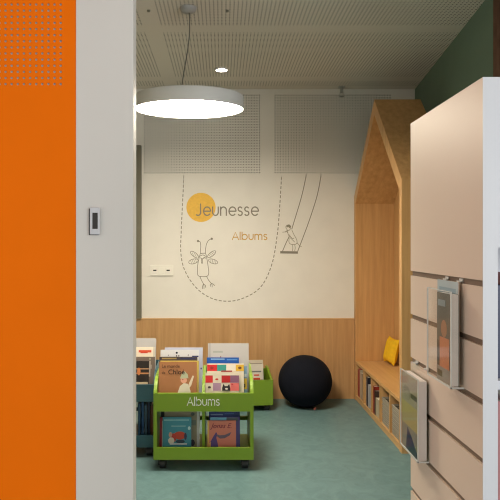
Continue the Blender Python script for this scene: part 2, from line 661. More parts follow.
# ------------------------------------------------------------------ book bins on castors
def castor(x, y, root, ztop, r):
    c = MB()
    c.cyl((x - .019, y, r), (x + .019, y, r), r, n=20)
    ob = c.build('castor', M['black'], root)
    f = MB()
    f.box(x - .026, x - .021, y - r * .7, y + r * .7, r * .8, ztop); f.box(x + .021, x + .026, y - r * .7, y + r * .7, r * .8, ztop)
    f.box(x - .026, x + .026, y - r * .7, y + r * .7, ztop - .004, ztop)
    f.build('fork', M['black'], ob)


def book_bin(label, x0, x1, yf, depth, mt, rz=0.0, sign=False, divider_x=None, pivot=None):
    """two-tier browsing bin; x0..x1 wide, front at yf"""
    cx = (x0 + x1) / 2
    root = empty('book_bin', (cx, yf, 0), rz)
    tag(root, label, 'book bin')
    a, b = x0 - cx, x1 - cx
    T = .022
    zb = .0745; zf = .5078; zt = .607
    prof = [(0, zb), (depth, zb), (depth, zt)] 
    prof += [(.33, zt), (.155, .601), (.097, .591), (.063, .576), (.034, .554), (.012, .528), (0, zf)]
    for q in (a, b - T):
        mb = MB(); mb.prism(prof, q, q + T, 'x')
        mb.build('side_panel', mt, root)
    A, B = a + T, b - T
    mb = MB(); mb.box(A, B, 0, .018, .3895, zf)
    fb = mb.build('upper_board', mt, root)
    if sign:
        mb = MB()
        lettering(mb, 'Albums', px(187.3, yf) - cx, px(219.6, yf) - cx, pz(405.4, yf), .0385, .0056, 0.0)
        mb.build('lettering', M['white'], fb)
    mb = MB(); mb.box(A, B, 0, .018, zb, .1528); mb.build('lower_board', mt, root)
    mb = MB(); mb.box(A, B, .018, depth - .005, .3895, .403); mb.build('upper_shelf', mt, root)
    mb = MB(); mb.box(A, B, .018, depth - .005, zb, .0885); mb.build('lower_shelf', mt, root)
    mb = MB(); mb.box(A, B, depth - .018, depth, .403, zt - .02); mb.build('back_board', mt, root)
    mb = MB(); mb.box(A, B, depth - .02, depth, .195, .222); mb.build('cross_rail', mt, root)
    if divider_x is not None:
        d = divider_x - cx
        prof2 = [(.018, .403), (depth - .018, .403), (depth - .018, zt - .01), (.30, zt - .01), (.13, .59), (.06, .56), (.018, zf)]
        mb = MB(); mb.prism(prof2, d - .009, d + .009, 'x'); mb.build('divider', mt, root)
        mb = MB(); mb.box(d - .009, d + .009, .05, depth - .02, .0885, .3895); mb.build('divider', mt, root)
    for x in (a + .055, b - .055):
        for y in (.06, depth - .07):
            castor(x, y, root, zb, .034)
    return root


GY = 3.78
GX0, GX1 = px(153.4, GY), px(253.6, GY)
book_bin('lime green two-tier book bin with white Albums lettering, on castors', GX0, GX1, GY, .48, M['green'], sign=True, divider_x=px(203.2, GY))
TY = 4.012
TX1 = GX0 - .006
book_bin('dark petrol-blue two-tier book bin behind the white door lining', TX1 - .64, TX1, TY, .48, M['teal'], divider_x=TX1 - .32)

# low green trough by the wall
def low_bin():
    yf = 5.14
    root = empty('book_trough', (0.453, yf, 0), math.radians(5))
    tag(root, 'small lime green book trough on castors against the oak wainscot', 'book bin')
    w, d = .52, .32
    zb = .056; zf = pz(380, yf)
    T = .018
    for q in (-w, -T):
        mb = MB(); mb.prism([(0, zb), (d, zb), (d, zf + .065), (d * .75, zf + .06), (.04, zf), (0, zf)], q, q + T, 'x')
        mb.build('side_panel', M['green'], root)
    mb = MB(); mb.box(-w + T, -T, 0, .016, zb, zf); mb.build('front_board', M['green'], root)
    mb = MB(); mb.box(-w + T, -T, d - .016, d, zb, zf + .04); mb.build('back_board', M['green'], root)
    mb = MB(); mb.box(-w + T, -T, .016, d - .016, zb, zb + .014); mb.build('bottom_board', M['green'], root)
    mb = MB(); mb.box(-.335, -.32, .016, d - .016, zb + .014, zf - .01); mb.build('divider', M['green'], root)
    for x in (-w + .05, -.05):
        for y in (.05, d - .05):
            castor(x, y, root, zb, .024)
    return root
low_bin()

# --- books of the green bin, upper left compartment
TI = math.radians(9)
Z1 = 0.4033 + .0005
G = 'picture books in the lime green bin'
KR = (168, 114, 74)
book('kraft-brown picture book with a white figure, foremost upper left in the green bin', .2526, .2893, .0116, paint(KR),
     (px(177.5, 3.848), 3.843, Z1), TI, group=G, pages=M['pages'],
     pics=[([(.50, .30), (.56, .45), (.66, .52), (.78, .50), (.84, .34), (.84, .0), (.44, .0)], (214, 208, 190)),
           (E(.66, .585, .085, .07), (226, 165, 140)),
           ([(.56, .62), (.60, .72), (.68, .79), (.76, .72), (.78, .63)], (186, 190, 160)),
           ([(.80, .40), (.86, .47), (.93, .68), (.89, .69), (.80, .52)], (220, 205, 182)),
           (E(.635, .60, .012, .012, 8), (60, 40, 30)),
           (R(.06, .13, .20, .15), (120, 80, 50))],
     title=[('Le monde', .07, .87, .030, (52, 34, 22), 0), ('de', .07, .73, .026, (52, 34, 22), 0), ('Chloé', .24, .72, .046, (30, 20, 16), 0)])
book('yellow-edged picture book just behind the kraft-brown one', .2584, .2931, .0116, paint((206, 182, 92)),
     (px(179.3, 3.867), 3.863, Z1), TI, group=G)
book('thin dark picture book, just its top edge showing behind the yellow-edged one', .2555, .3153, .0096, paint((70, 62, 66)),
     (px(178, 3.886), 3.882, Z1), TI, group=G, pics=[(R(.06, .95, .45, .98), (150, 130, 80)), (R(.55, .95, .95, .98), (40, 46, 90))])
book('white picture book with tiny black drawings, in front of the large lavender one', .2604, .3587, .0096, paint((208, 208, 212)),
     (px(179.3, 3.905), 3.900, Z1), TI, group=G,
     pics=[(E(.42, .945, .03, .02, 8), (40, 40, 60)), (E(.20, .90, .012, .012, 8), (120, 110, 120)), (E(.72, .90, .012, .02, 8), (120, 110, 120)),
           (R(.40, .875, .43, .90), (80, 60, 60)), (R(.46, .875, .49, .90), (80, 60, 60)), (R(.82, .865, .99, .89), (44, 50, 110))], split=True)
book('large pale lavender picture book, rearmost in the upper left of the green bin', .2584, .3703, .0116, paint((186, 190, 210)),
     (px(183.5, 3.934), 3.921, Z1), TI, group=G, pics=[(R(.2, .3, .8, .6), (168, 174, 200)), (E(.96, .62, .02, .02, 8), (60, 60, 120))])

# --- upper right compartment
RED, CRM, PUR, PNK, TEA, YEL = (205, 44, 46), (226, 214, 196), (140, 92, 122), (222, 110, 108), (60, 150, 140), (226, 180, 60)
pc = [(R(0, 0, 1, .06), CRM), (R(.0, .06, .22, .46), CRM), (R(.22, .06, .46, .46), (176, 140, 168)), (R(.46, .06, .74, .46), (216, 206, 190)), (R(.74, .06, 1, .46), PNK),
      (R(0, .48, .22, .86), RED), (R(.22, .48, .48, .86), CRM), (R(.48, .48, .74, .86), (190, 36, 36)), (R(.74, .48, 1, .86), PUR), (R(0, .86, 1, 1), CRM),
      (E(.12, .24, .05, .06, 8), (70, 54, 50)), (E(.34, .66, .05, .05, 8), (200, 60, 50)),
      ([(.50, .06), (.50, .22), (.54, .42), (.58, .30), (.66, .30), (.71, .42), (.74, .20), (.74, .06)], (42, 36, 40)), (E(.63, .16, .045, .05, 8), (226, 220, 210)), (E(.80, .40, .03, .03, 8), (190, 40, 50))]
# visible strip is the top 0.14 m, so the chequers sit in the upper part of the cover
def top_part(p, z0): return [([(q[0], z0 + q[1] * (1 - z0)) for q in poly], c) for poly, c in p]
book('red and cream chequered picture book with a black animal, foremost upper right in green bin', .2237, .2179, .0116, paint(CRM),
     (px(222.2, 3.848), 3.843, Z1), TI, group=G, pics=top_part(pc, .43))
pc2 = [(R(0, 0, 1, .55), CRM), (R(0, .55, .27, .93), RED), (R(.27, .55, .52, .93), TEA), (R(.52, .55, .78, .93), (226, 218, 204)), (R(.78, .55, 1, .93), YEL),
       (E(.13, .74, .05, .08, 8), (150, 40, 40)), (E(.89, .74, .05, .08, 8), (120, 70, 30)), (R(.38, .50, .68, .58), (150, 50, 50))]
book('picture book with red, teal and yellow squares behind the red and cream chequered one', .2469, .2739, .0116, paint(CRM),
     (px(225.5, 3.876), 3.865, Z1), TI, group=G, pics=top_part(pc2, .6))
book('pale blue and yellow picture book jutting out to the right of the chequered ones', .2266, .2526, .0096, paint((130, 160, 186)),
     (px(230.5, 3.896), 3.886, Z1), TI, group=G, pics=[(R(.78, .40, .99, .68), (216, 176, 50)), (R(.84, .44, .94, .54), (90, 70, 30)), (R(.8, .72, .98, .80), (190, 200, 205))])
book('bright blue picture book with white lettering in the upper right of the green bin', .217, .3066, .0116, paint((24, 84, 170)),
     (px(223.0, 3.915), 3.903, Z1), TI, group=G, pics=[(R(.12, .955, .55, .975), (150, 190, 225)), (R(.62, .94, .95, .96), (100, 150, 210))])
book('large light grey picture book, tallest and rearmost in the upper right of the green bin', .2777, .398, .0135, paint((188, 184, 182)),
     (px(228.5, 3.944), 3.925, Z1), TI, group=G, pics=[(R(.12, .84, .36, .87), (164, 168, 160)), (E(.31, .77, .012, .016, 8), (150, 80, 80)), (R(.02, .0, .06, 1.0), (172, 168, 168))])

# --- lower shelf
Z2 = 0.0889 + .0005
TI2 = math.radians(6)
book('turquoise picture book with a red animal, on the lower left of the green bin', .189, .2372, .0116, paint((62, 138, 158)),
     (px(177, 3.857), 3.843, Z2), TI2, group=G,
     pics=[(R(.04, .90, .92, .94), (128, 180, 190)), (R(.30, .74, .80, .77), (130, 176, 186)),
           (E(.60, .50, .22, .11), (186, 66, 46)), (E(.38, .44, .10, .12), (180, 60, 50)), (E(.30, .36, .11, .09), (206, 200, 190)), (E(.27, .52, .06, .07), (196, 150, 130)),
           (E(.62, .34, .16, .05), (40, 60, 80)), (R(.25, .25, .85, .29), (190, 200, 205)), (E(.80, .48, .05, .10, 8), (60, 60, 90)), (E(.93, .70, .05, .05, 8), (180, 210, 215))],)
book('red and white picture book peeking out left of the turquoise one', .1929, .2314, .0096, paint((170, 52, 60)),
     (px(174.2, 3.876), 3.863, Z2), TI2, group=G, pics=[(R(.08, .0, .16, .9), (220, 214, 208))])
book('grey-beige picture book with a white right edge, behind the turquoise one', .2363, .2854, .0135, paint((150, 146, 124)),
     (px(182.2, 3.915), 3.886, Z2), TI2, group=G, pics=[(R(.92, 0, 1, 1), (206, 210, 214)), (R(.74, .60, .90, .72), (120, 128, 120)), (E(.80, .86, .06, .04, 8), (80, 90, 86)), (E(.8, .2, .07, .08, 8), (50, 50, 60))])
book('dark picture book with a deep red patch, behind the turquoise and grey-beige ones', .2314, .2922, .0096, paint((36, 42, 46)),
     (px(178.6, 3.954), 3.911, Z2), TI2, group=G, pics=[(R(.15, .90, .6, .99), (96, 30, 30))])
book('salmon-pink picture book with a purple bird shape, lower right in the green bin', .189, .2141, .0116, paint((206, 124, 104)),
     (px(221.8, 3.857), 3.843, Z2), TI2, group=G,
     pics=[([(.0, 0), (.0, .30), (.10, .36), (.20, .52), (.30, .66), (.34, .60), (.31, .48), (.36, .30), (.42, .0)], (86, 64, 128)),
           ([(.30, .60), (.42, .56), (.60, .57), (.84, .66), (.78, .56), (.60, .47), (.44, .46), (.34, .52)], (108, 92, 112)),
           (R(0, 0, .05, 1), (220, 180, 90)), ([(0, .30), (.12, .36), (.10, .0), (0, 0)], (210, 160, 90))],
     title=[('Jonas E.', .12, .78, .044, (120, 30, 60), .35)])
book('purple picture book jutting out right of the salmon-pink one', .1977, .2334, .0096, paint((92, 84, 150)),
     (px(225.0, 3.876), 3.863, Z2), TI2, group=G, pics=[(R(0, .88, .55, .985), (110, 176, 206)), (R(.55, .88, .93, .985), (84, 96, 104))])
book('dark blue picture book, rearmost in the lower right of the green bin', .2073, .2584, .0135, paint((34, 58, 118)),
     (px(224.5, 3.905), 3.884, Z2), TI2, group=G, pics=[(R(.05, .92, .45, .95), (110, 130, 170)), (R(.5, .95, .8, .97), (60, 90, 150))])

# --- petrol-blue bin
G2 = 'picture books in the petrol-blue bin'
J0 = TX1 - .022
def right_at(x, w, Y): return px(x, Y) - w / 2
def big_arch():
    w, h, t = .270, .397, .0116
    root = empty('picture_book', (right_at(155.6, .270, 4.175), 4.146, Z1 + .003), 0, -TI)
    tag(root, 'large pale grey picture book with rounded top corners, tallest in the petrol-blue bin', 'book', G2)
    r = .05
    pr = [(-w / 2, 0), (w / 2, 0), (w / 2, h - .012)] + [(w / 2 - .012 + .012 * math.cos(math.radians(a)), h - .012 + .012 * math.sin(math.radians(a))) for a in (30, 60, 90)]
    pr += [(w / 2 - .17 - .09 * math.sin(math.radians(a)), h - .06 + .06 * math.cos(math.radians(a))) for a in (0, 30, 60, 90)] + [(-w / 2, h - .06)]
    c = .0022
    mb = MB(); mb.prism(pr, 0, c, 'y'); mb.prism(pr, t - c, t, 'y'); mb.build('cover', paint((176, 174, 176)), root)
    mb = MB(); mb.prism([(p[0] * .98, p[1] * .99) for p in pr], c, t - c, 'y'); mb.build('pages', M['pages'], root)
big_arch()
book('cream picture book with a red printed title at the top, in the petrol-blue bin', .2604, .3394, .0116, paint((226, 214, 196)),
     (right_at(154.6, .2604, 4.146), 4.121, Z1), TI, group=G2,
     pics=[(R(.55, .885, .90, .935), (206, 74, 40)), (R(.60, .87, .80, .89), (190, 60, 36)), (R(.0, .70, 1, .72), (196, 176, 150)), (R(.3, .76, .95, .765), (206, 190, 164)), (R(.95, .6, 1, 1), (196, 190, 180))])
book('grey-brown picture book with a pale streak, at the right front of the petrol-blue bin', .255, .2748, .0116, paint((112, 98, 90)),
     (right_at(154.5, .255, 4.108), 4.094, Z1), TI, group=G2,
     pics=[(R(.84, .50, .88, .90), (170, 160, 150)), (R(.88, .70, .92, .80), (150, 140, 130)), (E(.86, .95, .03, .03, 8), (150, 150, 130))])
book('black picture book with a cross of orange-white stripes, foremost in the petrol-blue bin', .235, .2488, .0116, paint((38, 30, 28)),
     (right_at(148.6, .235, 4.089), 4.073, Z1), TI, group=G2,
     pics=[(R(.40, .64, 1, .68), (190, 130, 84)), (R(.40, .77, 1, .80), (180, 136, 100)), (E(.70, .71, .05, .11, 10), (196, 120, 70)), (R(.50, .40, .55, .58), (200, 170, 140)), (R(.50, .34, .98, .42), (196, 178, 150))])
for i, (xp, hh, cc, lb) in enumerate((
        (139.5, .23, (70, 116, 156), 'steel-blue book spine, leftmost on the lower shelf of the petrol-blue bin'),
        (143.0, .25, (60, 108, 166), 'medium blue book beside the steel-blue one in the petrol-blue bin'),
        (146.0, .22, (92, 126, 150), 'grey-blue book in the middle of the lower shelf, petrol-blue bin'),
        (149.0, .24, (44, 62, 90), 'navy book on the lower shelf of the petrol-blue bin'),
        (152.0, .21, (130, 84, 62), 'brown book, rightmost on the lower shelf of the petrol-blue bin'))):
    book(lb, .017, hh, .16, paint(cc), (px(xp, 4.25), 4.235, Z2), 0, group=G2, name='book')

# --- low trough
book('white picture book with red stripes standing in the small green trough', .19, .315, .012, paint((220, 212, 202)),
     (px(253.3, 5.25), 5.25, .0715), math.radians(5), math.radians(5),
     pics=[(R(.52, .56, .84, .62), (206, 70, 40)), (R(.55, .68, .80, .72), (214, 90, 60)), (R(.4, .78, .9, .82), (120, 120, 120)), (R(.5, .46, .7, .5), (90, 60, 50))], group='books in the small green trough')
book('cream picture book, rearmost in the small green trough', .20, .345, .012, paint((206, 196, 178)),
     (px(252.5, 5.3), 5.30, .0715), math.radians(5), math.radians(5),
     pics=[(R(.3, .90, .95, .92), (150, 140, 130)), (E(.55, .82, .03, .03, 8), (150, 90, 70)), (E(.8, .8, .03, .03, 8), (110, 110, 120))], group='books in the small green trough')
book('dark thin picture book leaning in the right end of the small green trough', .085, .19, .010, paint((70, 74, 66)),
     (px(258.5, 5.2), 5.205, .0715), math.radians(5), math.radians(5), group='books in the small green trough')

# ------------------------------------------------------------------ pouf
def pouf():
    root = empty('pouf', (px(305, 5.318), 5.313, 0))
    tag(root, 'round black-navy fabric pouf on the floor against the oak wainscot', 'pouf')
    Rr = .244
    n, k = 96, 40
    vs = []; fs = []
    for j in range(k + 1):
        th = PI * j / k
        for i in range(n):
            a = 2 * PI * i / n
            seam = 1 - .010 * math.exp(-((((a * 8 / (2 * PI)) + .5) % 1 - .5) / .05) ** 2)
            r = Rr * math.sin(th) ** .93 * seam
            z = -math.cos(th) * Rr * .945
            vs.append((r * math.cos(a), r * math.sin(a), z))
    z0 = -Rr * .955
    vs2 = []
    for v in vs:
        z = v[2]
        if z < z0: z = z0 + (z - z0) * .12
        vs2.append((v[0], v[1], z))
    zm = min(v[2] for v in vs2)
    vs2 = [(v[0], v[1], v[2] - zm + .001) for v in vs2]
    for j in range(k):
        for i in range(n):
            a = j * n + i; b = j * n + (i + 1) % n
            fs.append((a, b, b + n, a + n))
    MB().add(vs2, fs, None, True).build('cover', M['pouf'], root)
    mb = MB(); mb.rbox(-.011, .011, -.002, .002, 0, .022, .001, 1, mtx=Matrix.Translation((.062, -.176, .012)) @ Matrix.Rotation(math.radians(18), 4, 'Z'))
    o = mb.build('tag', paint((150, 84, 72)), root)
pouf()


# ------------------------------------------------------------------ things in the nook
def cushion():
    root = empty('cushion', (1.545, 5.375, .382), math.radians(-84))
    tag(root, 'bright yellow cushion leaning in the far corner of the nook bench', 'cushion')
    n = 20; s = .235; vs = []; fs = []
    for side in (1, -1):
        for i in range(n + 1):
            for j in range(n + 1):
                u = i / n * 2 - 1; v = j / n * 2 - 1
                pin = 1 - .10 * (1 - abs(u) ** 2) * abs(v) ** 3 
                pin2 = 1 - .10 * (1 - abs(v) ** 2) * abs(u) ** 3
                t = .04 * ((1 - u ** 4) * (1 - v ** 4)) ** .55
                vs.append((u * s / 2 * pin2, side * t, v * s / 2 * pin + s / 2))
    m = (n + 1) ** 2
    for k in range(2):
        for i in range(n):
            for j in range(n):
                a = k * m + i * (n + 1) + j
                f = (a, a + n + 1, a + n + 2, a + 1)
                fs.append(f if k == 1 else f[::-1])
    R_ = Matrix.Rotation(math.radians(-13), 4, 'X')
    MB().add(vs, fs, None, True, R_).build('cover', M['yellow'], root)
    pip = []
    for i in range(n): pip.append((-1 + 2 * i / n, -1))
    for i in range(n): pip.append((1, -1 + 2 * i / n))
    for i in range(n): pip.append((1 - 2 * i / n, 1))
    for i in range(n + 1): pip.append((-1, 1 - 2 * i / n))
    pts = []
    for u, v in pip:
        pin = 1 - .10 * (1 - abs(u) ** 2) * abs(v) ** 3
        pin2 = 1 - .10 * (1 - abs(v) ** 2) * abs(u) ** 3
        pts.append(R_ @ Vector((u * s / 2 * pin2, 0, v * s / 2 * pin + s / 2)))
    mb = MB(); mb.tube(pts, .004, 6); mb.build('piping', M['yellow'], root)
cushion()

GN = 'books under the nook bench'
ZK = .046
ya5 = nook_ys[5]; ya4 = nook_ys[4]; ya3 = nook_ys[3]; ya2 = nook_ys[2]; ya1 = nook_ys[1]
def shelf_book(y1, t, h, c, label, w=.2, dx=.02, name='book'):
    """spine looks out of the nook; occupies y1-t..y1"""
    book(label, w, h, t, paint(c), (XN + dx + w / 2, y1 - t, ZK), group=GN, name=name)
shelf_book(ya5 - .02, .026, .25, (150, 44, 40), 'dark red book at the far end under the nook bench')
shelf_book(ya5 - .05, .034, .265, (176, 60, 50), 'brick-red book next to the dark red one under the nook bench')
shelf_book(ya5 - .095, .030, .26, (196, 180, 158), 'cream book beside the brick-red one under the nook bench')
shelf_book(ya5 - .13, .045, .24, (186, 166, 142), 'beige book, nearest of the far compartment under the nook bench')
shelf_book(ya4 - .02, .04, .22, (206, 196, 180), 'off-white book at the far side of the second bench compartment', dx=.03)
shelf_book(ya4 - .07, .05, .255, (38, 42, 58), 'navy book in the second bench compartment from the far end')
shelf_book(ya4 - .13, .045, .20, (178, 184, 192), 'pale grey-blue book nearest in the second bench compartment')
shelf_book(ya3 - .03, .035, .23, (150, 50, 36), 'rust-red book in the middle bench compartment')
shelf_book(ya3 - .07, .03, .20, (66, 50, 44), 'dark brown book in the middle bench compartment')
shelf_book(ya3 - .11, .10, .15, (190, 176, 150), 'low buff box file in the middle bench compartment')

def basket(y0, y1, h, label, m1, m2, dx=.02, w=.26):
    root = empty('basket', (XN + dx + w / 2, (y0 + y1) / 2, ZK))
    tag(root, label, 'basket', 'woven baskets under the nook bench')
    d = (y1 - y0)
    def ring(mb, z0, z1, e, m):
        a, b = w / 2 + e, d / 2 + e
        t = .008
        mb.box(-a, a, -b, -b + t, z0, z1, m); mb.box(-a, a, b - t, b, z0, z1, m)
        mb.box(-a, -a + t, -b + t, b - t, z0, z1, m); mb.box(a - t, a, -b + t, b - t, z0, z1, m)
    mb = MB()
    n = int(h / .016)
    for i in range(n):
        z = i * .016
        ring(mb, z, z + .0115, 0 if i % 2 else -.002, m1)
        ring(mb, z + .0115, z + .016, -.005, m2)
    mb.build('body', None, root)
    mb = MB(); ring(mb, n * .016, n * .016 + .014, .002, m1); mb.build('rim', None, root)
    mb = MB(); mb.box(-w / 2 + .008, w / 2 - .008, -d / 2 + .008, d / 2 - .008, 0, .006); mb.build('bottom', m2, root)
bw1 = mat('grey_rattan', (0.36, 0.32, 0.26), .8, .2); bw2 = mat('dark_rattan', (0.13, 0.11, 0.09), .8, .2)
basket(ya1 + .03, ya2 - .03, .20, 'grey woven basket in the second nearest bench compartment', bw1, bw2)
basket(nook_ys[0] + .02, ya1 - .025, .21, 'grey woven basket in the nearest bench compartment beside the slatted panel', bw1, bw2)


# ------------------------------------------------------------------ pendant lamp
def pendant():
    cx, cy = px(189.3, 3.67), 3.67
    zc = 2.329
    root = empty('pendant_lamp', (cx, cy, zc))
    tag(root, 'large round white disc pendant lamp glowing under the ceiling', 'lamp')
    tilt = Matrix.Rotation(math.radians(3.4), 4, 'X')
    r = .343; h = .086
    mb = MB()
    mb.lathe([(r - .004, .004), (r - .002, .0), (r, .001), (r + .001, .006), (r, h - .012), (r - .003, h - .004), (r - .012, h), (.02, h + .004), (.0005, h + .004)], 96, mtx=tilt)
    mb.build('lamp_shade', M['white_metal'], root)
    mb = MB(); mb.lathe([(.0005, .003), (r - .0042, .003), (r - .0042, .010), (.0005, .010)], 96, mtx=tilt)
    mb.build('diffuser', M['lamp'], root)
    top = tilt @ Vector((-.052, -.02, h + .004))
    rs = Vector((px(188.2, 3.67) - cx, 0, H - zc))
    mb = MB()
    pts = []
    a = rs + Vector((.006, 0, -.03)); 
    for i in range(25):
        t = i / 24
        p = a.lerp(top, t)
        p.x += .03 * math.sin(t * PI) * (1 - t) ** 1.2 + 0.0
        pts.append(p)
    mb.tube(pts, .0032, 8); mb.build('cable', mat('grey_cable', (0.10, 0.095, 0.08), .5, .4), root)
    mb = MB(); mb.lathe([(.0005, -.034), (.022, -.034), (.045, -.022), (.054, -.004), (.054, -.0004), (.0005, -.0004)], 40, mtx=Matrix.Translation(rs))
    mb.build('ceiling_rose', M['grey_pl'], root)
    mb = MB(); mb.cyl(top + Vector((0, 0, -.004)), top + Vector((0, 0, .022)), .010); mb.build('cable_gland', M['white_metal'], root)
pendant()


def downlight():
    Y = 4.94
    root = empty('downlight', (px(221.5, Y), Y, H - .0006))
    tag(root, 'small round recessed ceiling downlight, lit, beside the disc pendant', 'lamp')
    mb = MB(); mb.lathe([(.046, -.001), (.060, -.001), (.062, -.004), (.058, -.013), (.048, -.014), (.046, -.008)], 40, closed=True)
    mb.build('trim_ring', M['white_metal'], root)
    mb = MB(); mb.lathe([(.0005, -.0105), (.0462, -.0105), (.0462, -.007), (.0005, -.007)], 32)
    mb.build('diffuser', M['spot'], root)
downlight()

for xx, yy, lb in ((148.6, 10.2, 'small dark ceiling stud left of the pendant rose'), (227.2, 10.3, 'small dark ceiling stud right of the pendant rose')):
    Y = 1.5 * F / (VY - yy)
    mb = MB(); mb.lathe([(.0005, -.010), (.008, -.010), (.011, -.004), (.011, 0), (.0005, 0)], 20)
    o = mb.build('ceiling_stud', M['bronze']); o.location = (px(xx, Y), Y, H - .0005)
    tag(o, lb, 'ceiling fitting', 'ceiling studs')


def sprinkler():
    x, z = px(341.3, YB - .06), pz(99.0, YB - .06)
    root = empty('sprinkler_head', (x, YB - .075, H))
    tag(root, 'small grey sprinkler head under the ceiling at the back wall', 'sprinkler')
    mb = MB(); mb.lathe([(.0005, 0), (.034, 0), (.034, -.006), (.014, -.014), (.0005, -.014)], 24); mb.build('cover_plate', M['grey_pl'], root)
    mb = MB(); mb.cyl((0, 0, -.012), (0, 0, -.055), .011, n=14); mb.build('body', M['grey_pl'], root)
    mb = MB(); mb.tube([(-.011, 0, -.05), (-.019, 0, -.065), (-.013, 0, -.08), (0, 0, -.088), (.013, 0, -.08), (.019, 0, -.065), (.011, 0, -.05)], .0035, 6); mb.build('frame', M['grey_pl'], root)
    mb = MB(); mb.cyl((0, 0, -.088), (0, 0, -.092), .02, n=18); mb.build('deflector', M['grey_pl'], root)
sprinkler()


# ------------------------------------------------------------------ wall graphics (vinyl on the back wall)
YV = YB - .0004
def wp(x, y): return (px(x, YB), pz(y, YB))
def crm(ps, k=10):
    """smooth curve through pixel points on the wall"""
    P = [Vector(p) for p in ps]; P = [P[0] * 2 - P[1]] + P + [P[-1] * 2 - P[-2]]
    out = []
    for i in range(1, len(P) - 2):
        for j in range(k):
            t = j / k
            out.append(0.5 * ((2 * P[i]) + (P[i + 1] - P[i - 1]) * t + (2 * P[i - 1] - 5 * P[i] + 4 * P[i + 1] - P[i + 2]) * t * t + (-P[i - 1] + 3 * P[i] - 3 * P[i + 1] + P[i + 2]) * t ** 3))
    out.append(P[-2])
    return [tuple(p) for p in out]
def line(mb, ps, w, m=None, smooth=True):
    q = crm(ps) if smooth and len(ps) > 2 else ps
    ribbon(mb, [wp(*p) for p in q], w / 104.0, YV, m=m)

mb = MB()
c = [wp(201, 207.4)]
r = 14.6 / 104.0
mb.prism([(c[0][0] + r * math.cos(2 * PI * i / 64), c[0][1] + r * math.sin(2 * PI * i / 64)) for i in range(64)], YV - .0008, YV, 'y')
tag(mb.build('wall_sticker', M['sun']), 'round sun-yellow disc sticker on the cream wall', 'wall sticker', 'wall graphics')

mb = MB(); lettering(mb, 'Jeunesse', px(195.8, YB), px(258.5, YB), pz(215.4, YB), 8.4 / 104, 1.25 / 104, YV - .0010)
tag(mb.build('wall_lettering', M['ink']), 'taupe wall lettering reading Jeunesse across the yellow disc', 'lettering', 'wall graphics')
mb = MB(); lettering(mb, 'Albums', px(232.3, YB), px(267.2, YB), pz(239.6, YB), 5.3 / 104, 0.95 / 104, YV)
tag(mb.build('wall_lettering', M['ochre']), 'smaller ochre wall lettering reading Albums', 'lettering', 'wall graphics')

# dashed loop
mb = MB()
path = crm([(183.8, 175.2), (183.2, 190), (182.2, 210), (181.2, 232), (180.8, 252), (184.2, 269), (193.8, 285), (206.8, 296), (222.8, 301), (241, 299), (260.2, 287.5), (271.6, 265), (277.2, 235), (279.8, 205), (281.6, 175.2)], 30)
L = [0.0]
for a, b in zip(path, path[1:]): L.append(L[-1] + math.hypot(b[0] - a[0], b[1] - a[1]))
def at_len(s):
    for i in range(len(L) - 1):
        if L[i + 1] >= s:
            t = (s - L[i]) / max(1e-9, L[i + 1] - L[i])
            return (path[i][0] + (path[i + 1][0] - path[i][0]) * t, path[i][1] + (path[i + 1][1] - path[i][1]) * t)
    return path[-1]
s = 0.6
while s + 2.4 < L[-1]:
    ribbon(mb, [wp(*at_len(s + k * .6)) for k in range(5)], 0.85 / 104, YV)
    s += 4.6
tag(mb.build('wall_sticker', M['ink']), 'dark dashed line looping in a U around the lettering on the wall', 'wall sticker', 'wall graphics')

# winged creature doodle
def ic(x, y): return (180 + x / 8.34, 230 + y / 8.34)
mb = MB()
W = 0.62
line(mb, [ic(*p) for p in ((150, 92), (168, 100), (173, 130), (172, 160), (172, 198))], W)
line(mb, [ic(*p) for p in ((265, 73), (240, 85), (222, 115), (214, 155), (211, 198))], W)
line(mb, [ic(*p) for p in ((168, 200), (158, 240), (148, 290), (146, 355), (152, 380), (175, 388), (215, 388), (234, 378), (240, 350), (234, 300), (226, 250), (214, 200), (190, 194), (168, 200))], W)
for ex, ey in ((150, 92), (265, 73)):
    p = wp(*ic(ex, ey)); q = 1.15 / 104
    mb.prism([(p[0] + q * math.cos(2 * PI * i / 14), p[1] + q * math.sin(2 * PI * i / 14)) for i in range(14)], YV - .0012, YV, 'y')
for (cx, cy, ln, wd, an) in ((122, 206, 42, 17, 38), (264, 202, 42, 17, -38), (112, 262, 40, 20, -14), (276, 262, 40, 18, 18)):
    a = math.radians(an)
    pts = []
    for i in range(21):
        t = 2 * PI * i / 20
        ux, uy = ln * math.cos(t), wd * math.sin(t)
        pts.append(ic(cx + ux * math.cos(a) - uy * math.sin(a), cy + ux * math.sin(a) + uy * math.cos(a)))
    line(mb, pts, W * .9, smooth=False)
    for k in (-.55, -.2, .15, .5):
        hw = wd * math.sqrt(1 - k * k) * .85
        q = [(ln * k, -hw), (ln * (k + .12), hw)]
        line(mb, [ic(cx + u * math.cos(a) - v * math.sin(a), cy + u * math.sin(a) + v * math.cos(a)) for u, v in q], W * .6, smooth=False)
for q in (((166, 218), (190, 208), (214, 220)), ((170, 232), (190, 240), (200, 228)), ((182, 238), (178, 262), (184, 280), (188, 262), (186, 240)), ((200, 236), (206, 228), (214, 236)),
          ((166, 388), (180, 420), (198, 452)), ((196, 450), (188, 470), (186, 490)), ((198, 452), (200, 472), (200, 488)), ((198, 452), (212, 464), (214, 478)),
          ((222, 388), (240, 420), (262, 446)), ((262, 446), (252, 458), (256, 470)), ((262, 446), (268, 460), (268, 476)), ((262, 446), (278, 452), (288, 464))):
    line(mb, [ic(*p) for p in q], W)
tag(mb.build('wall_drawing', M['ink']), 'line drawing of a winged creature with two antennae on the wall', 'wall drawing', 'wall graphics')

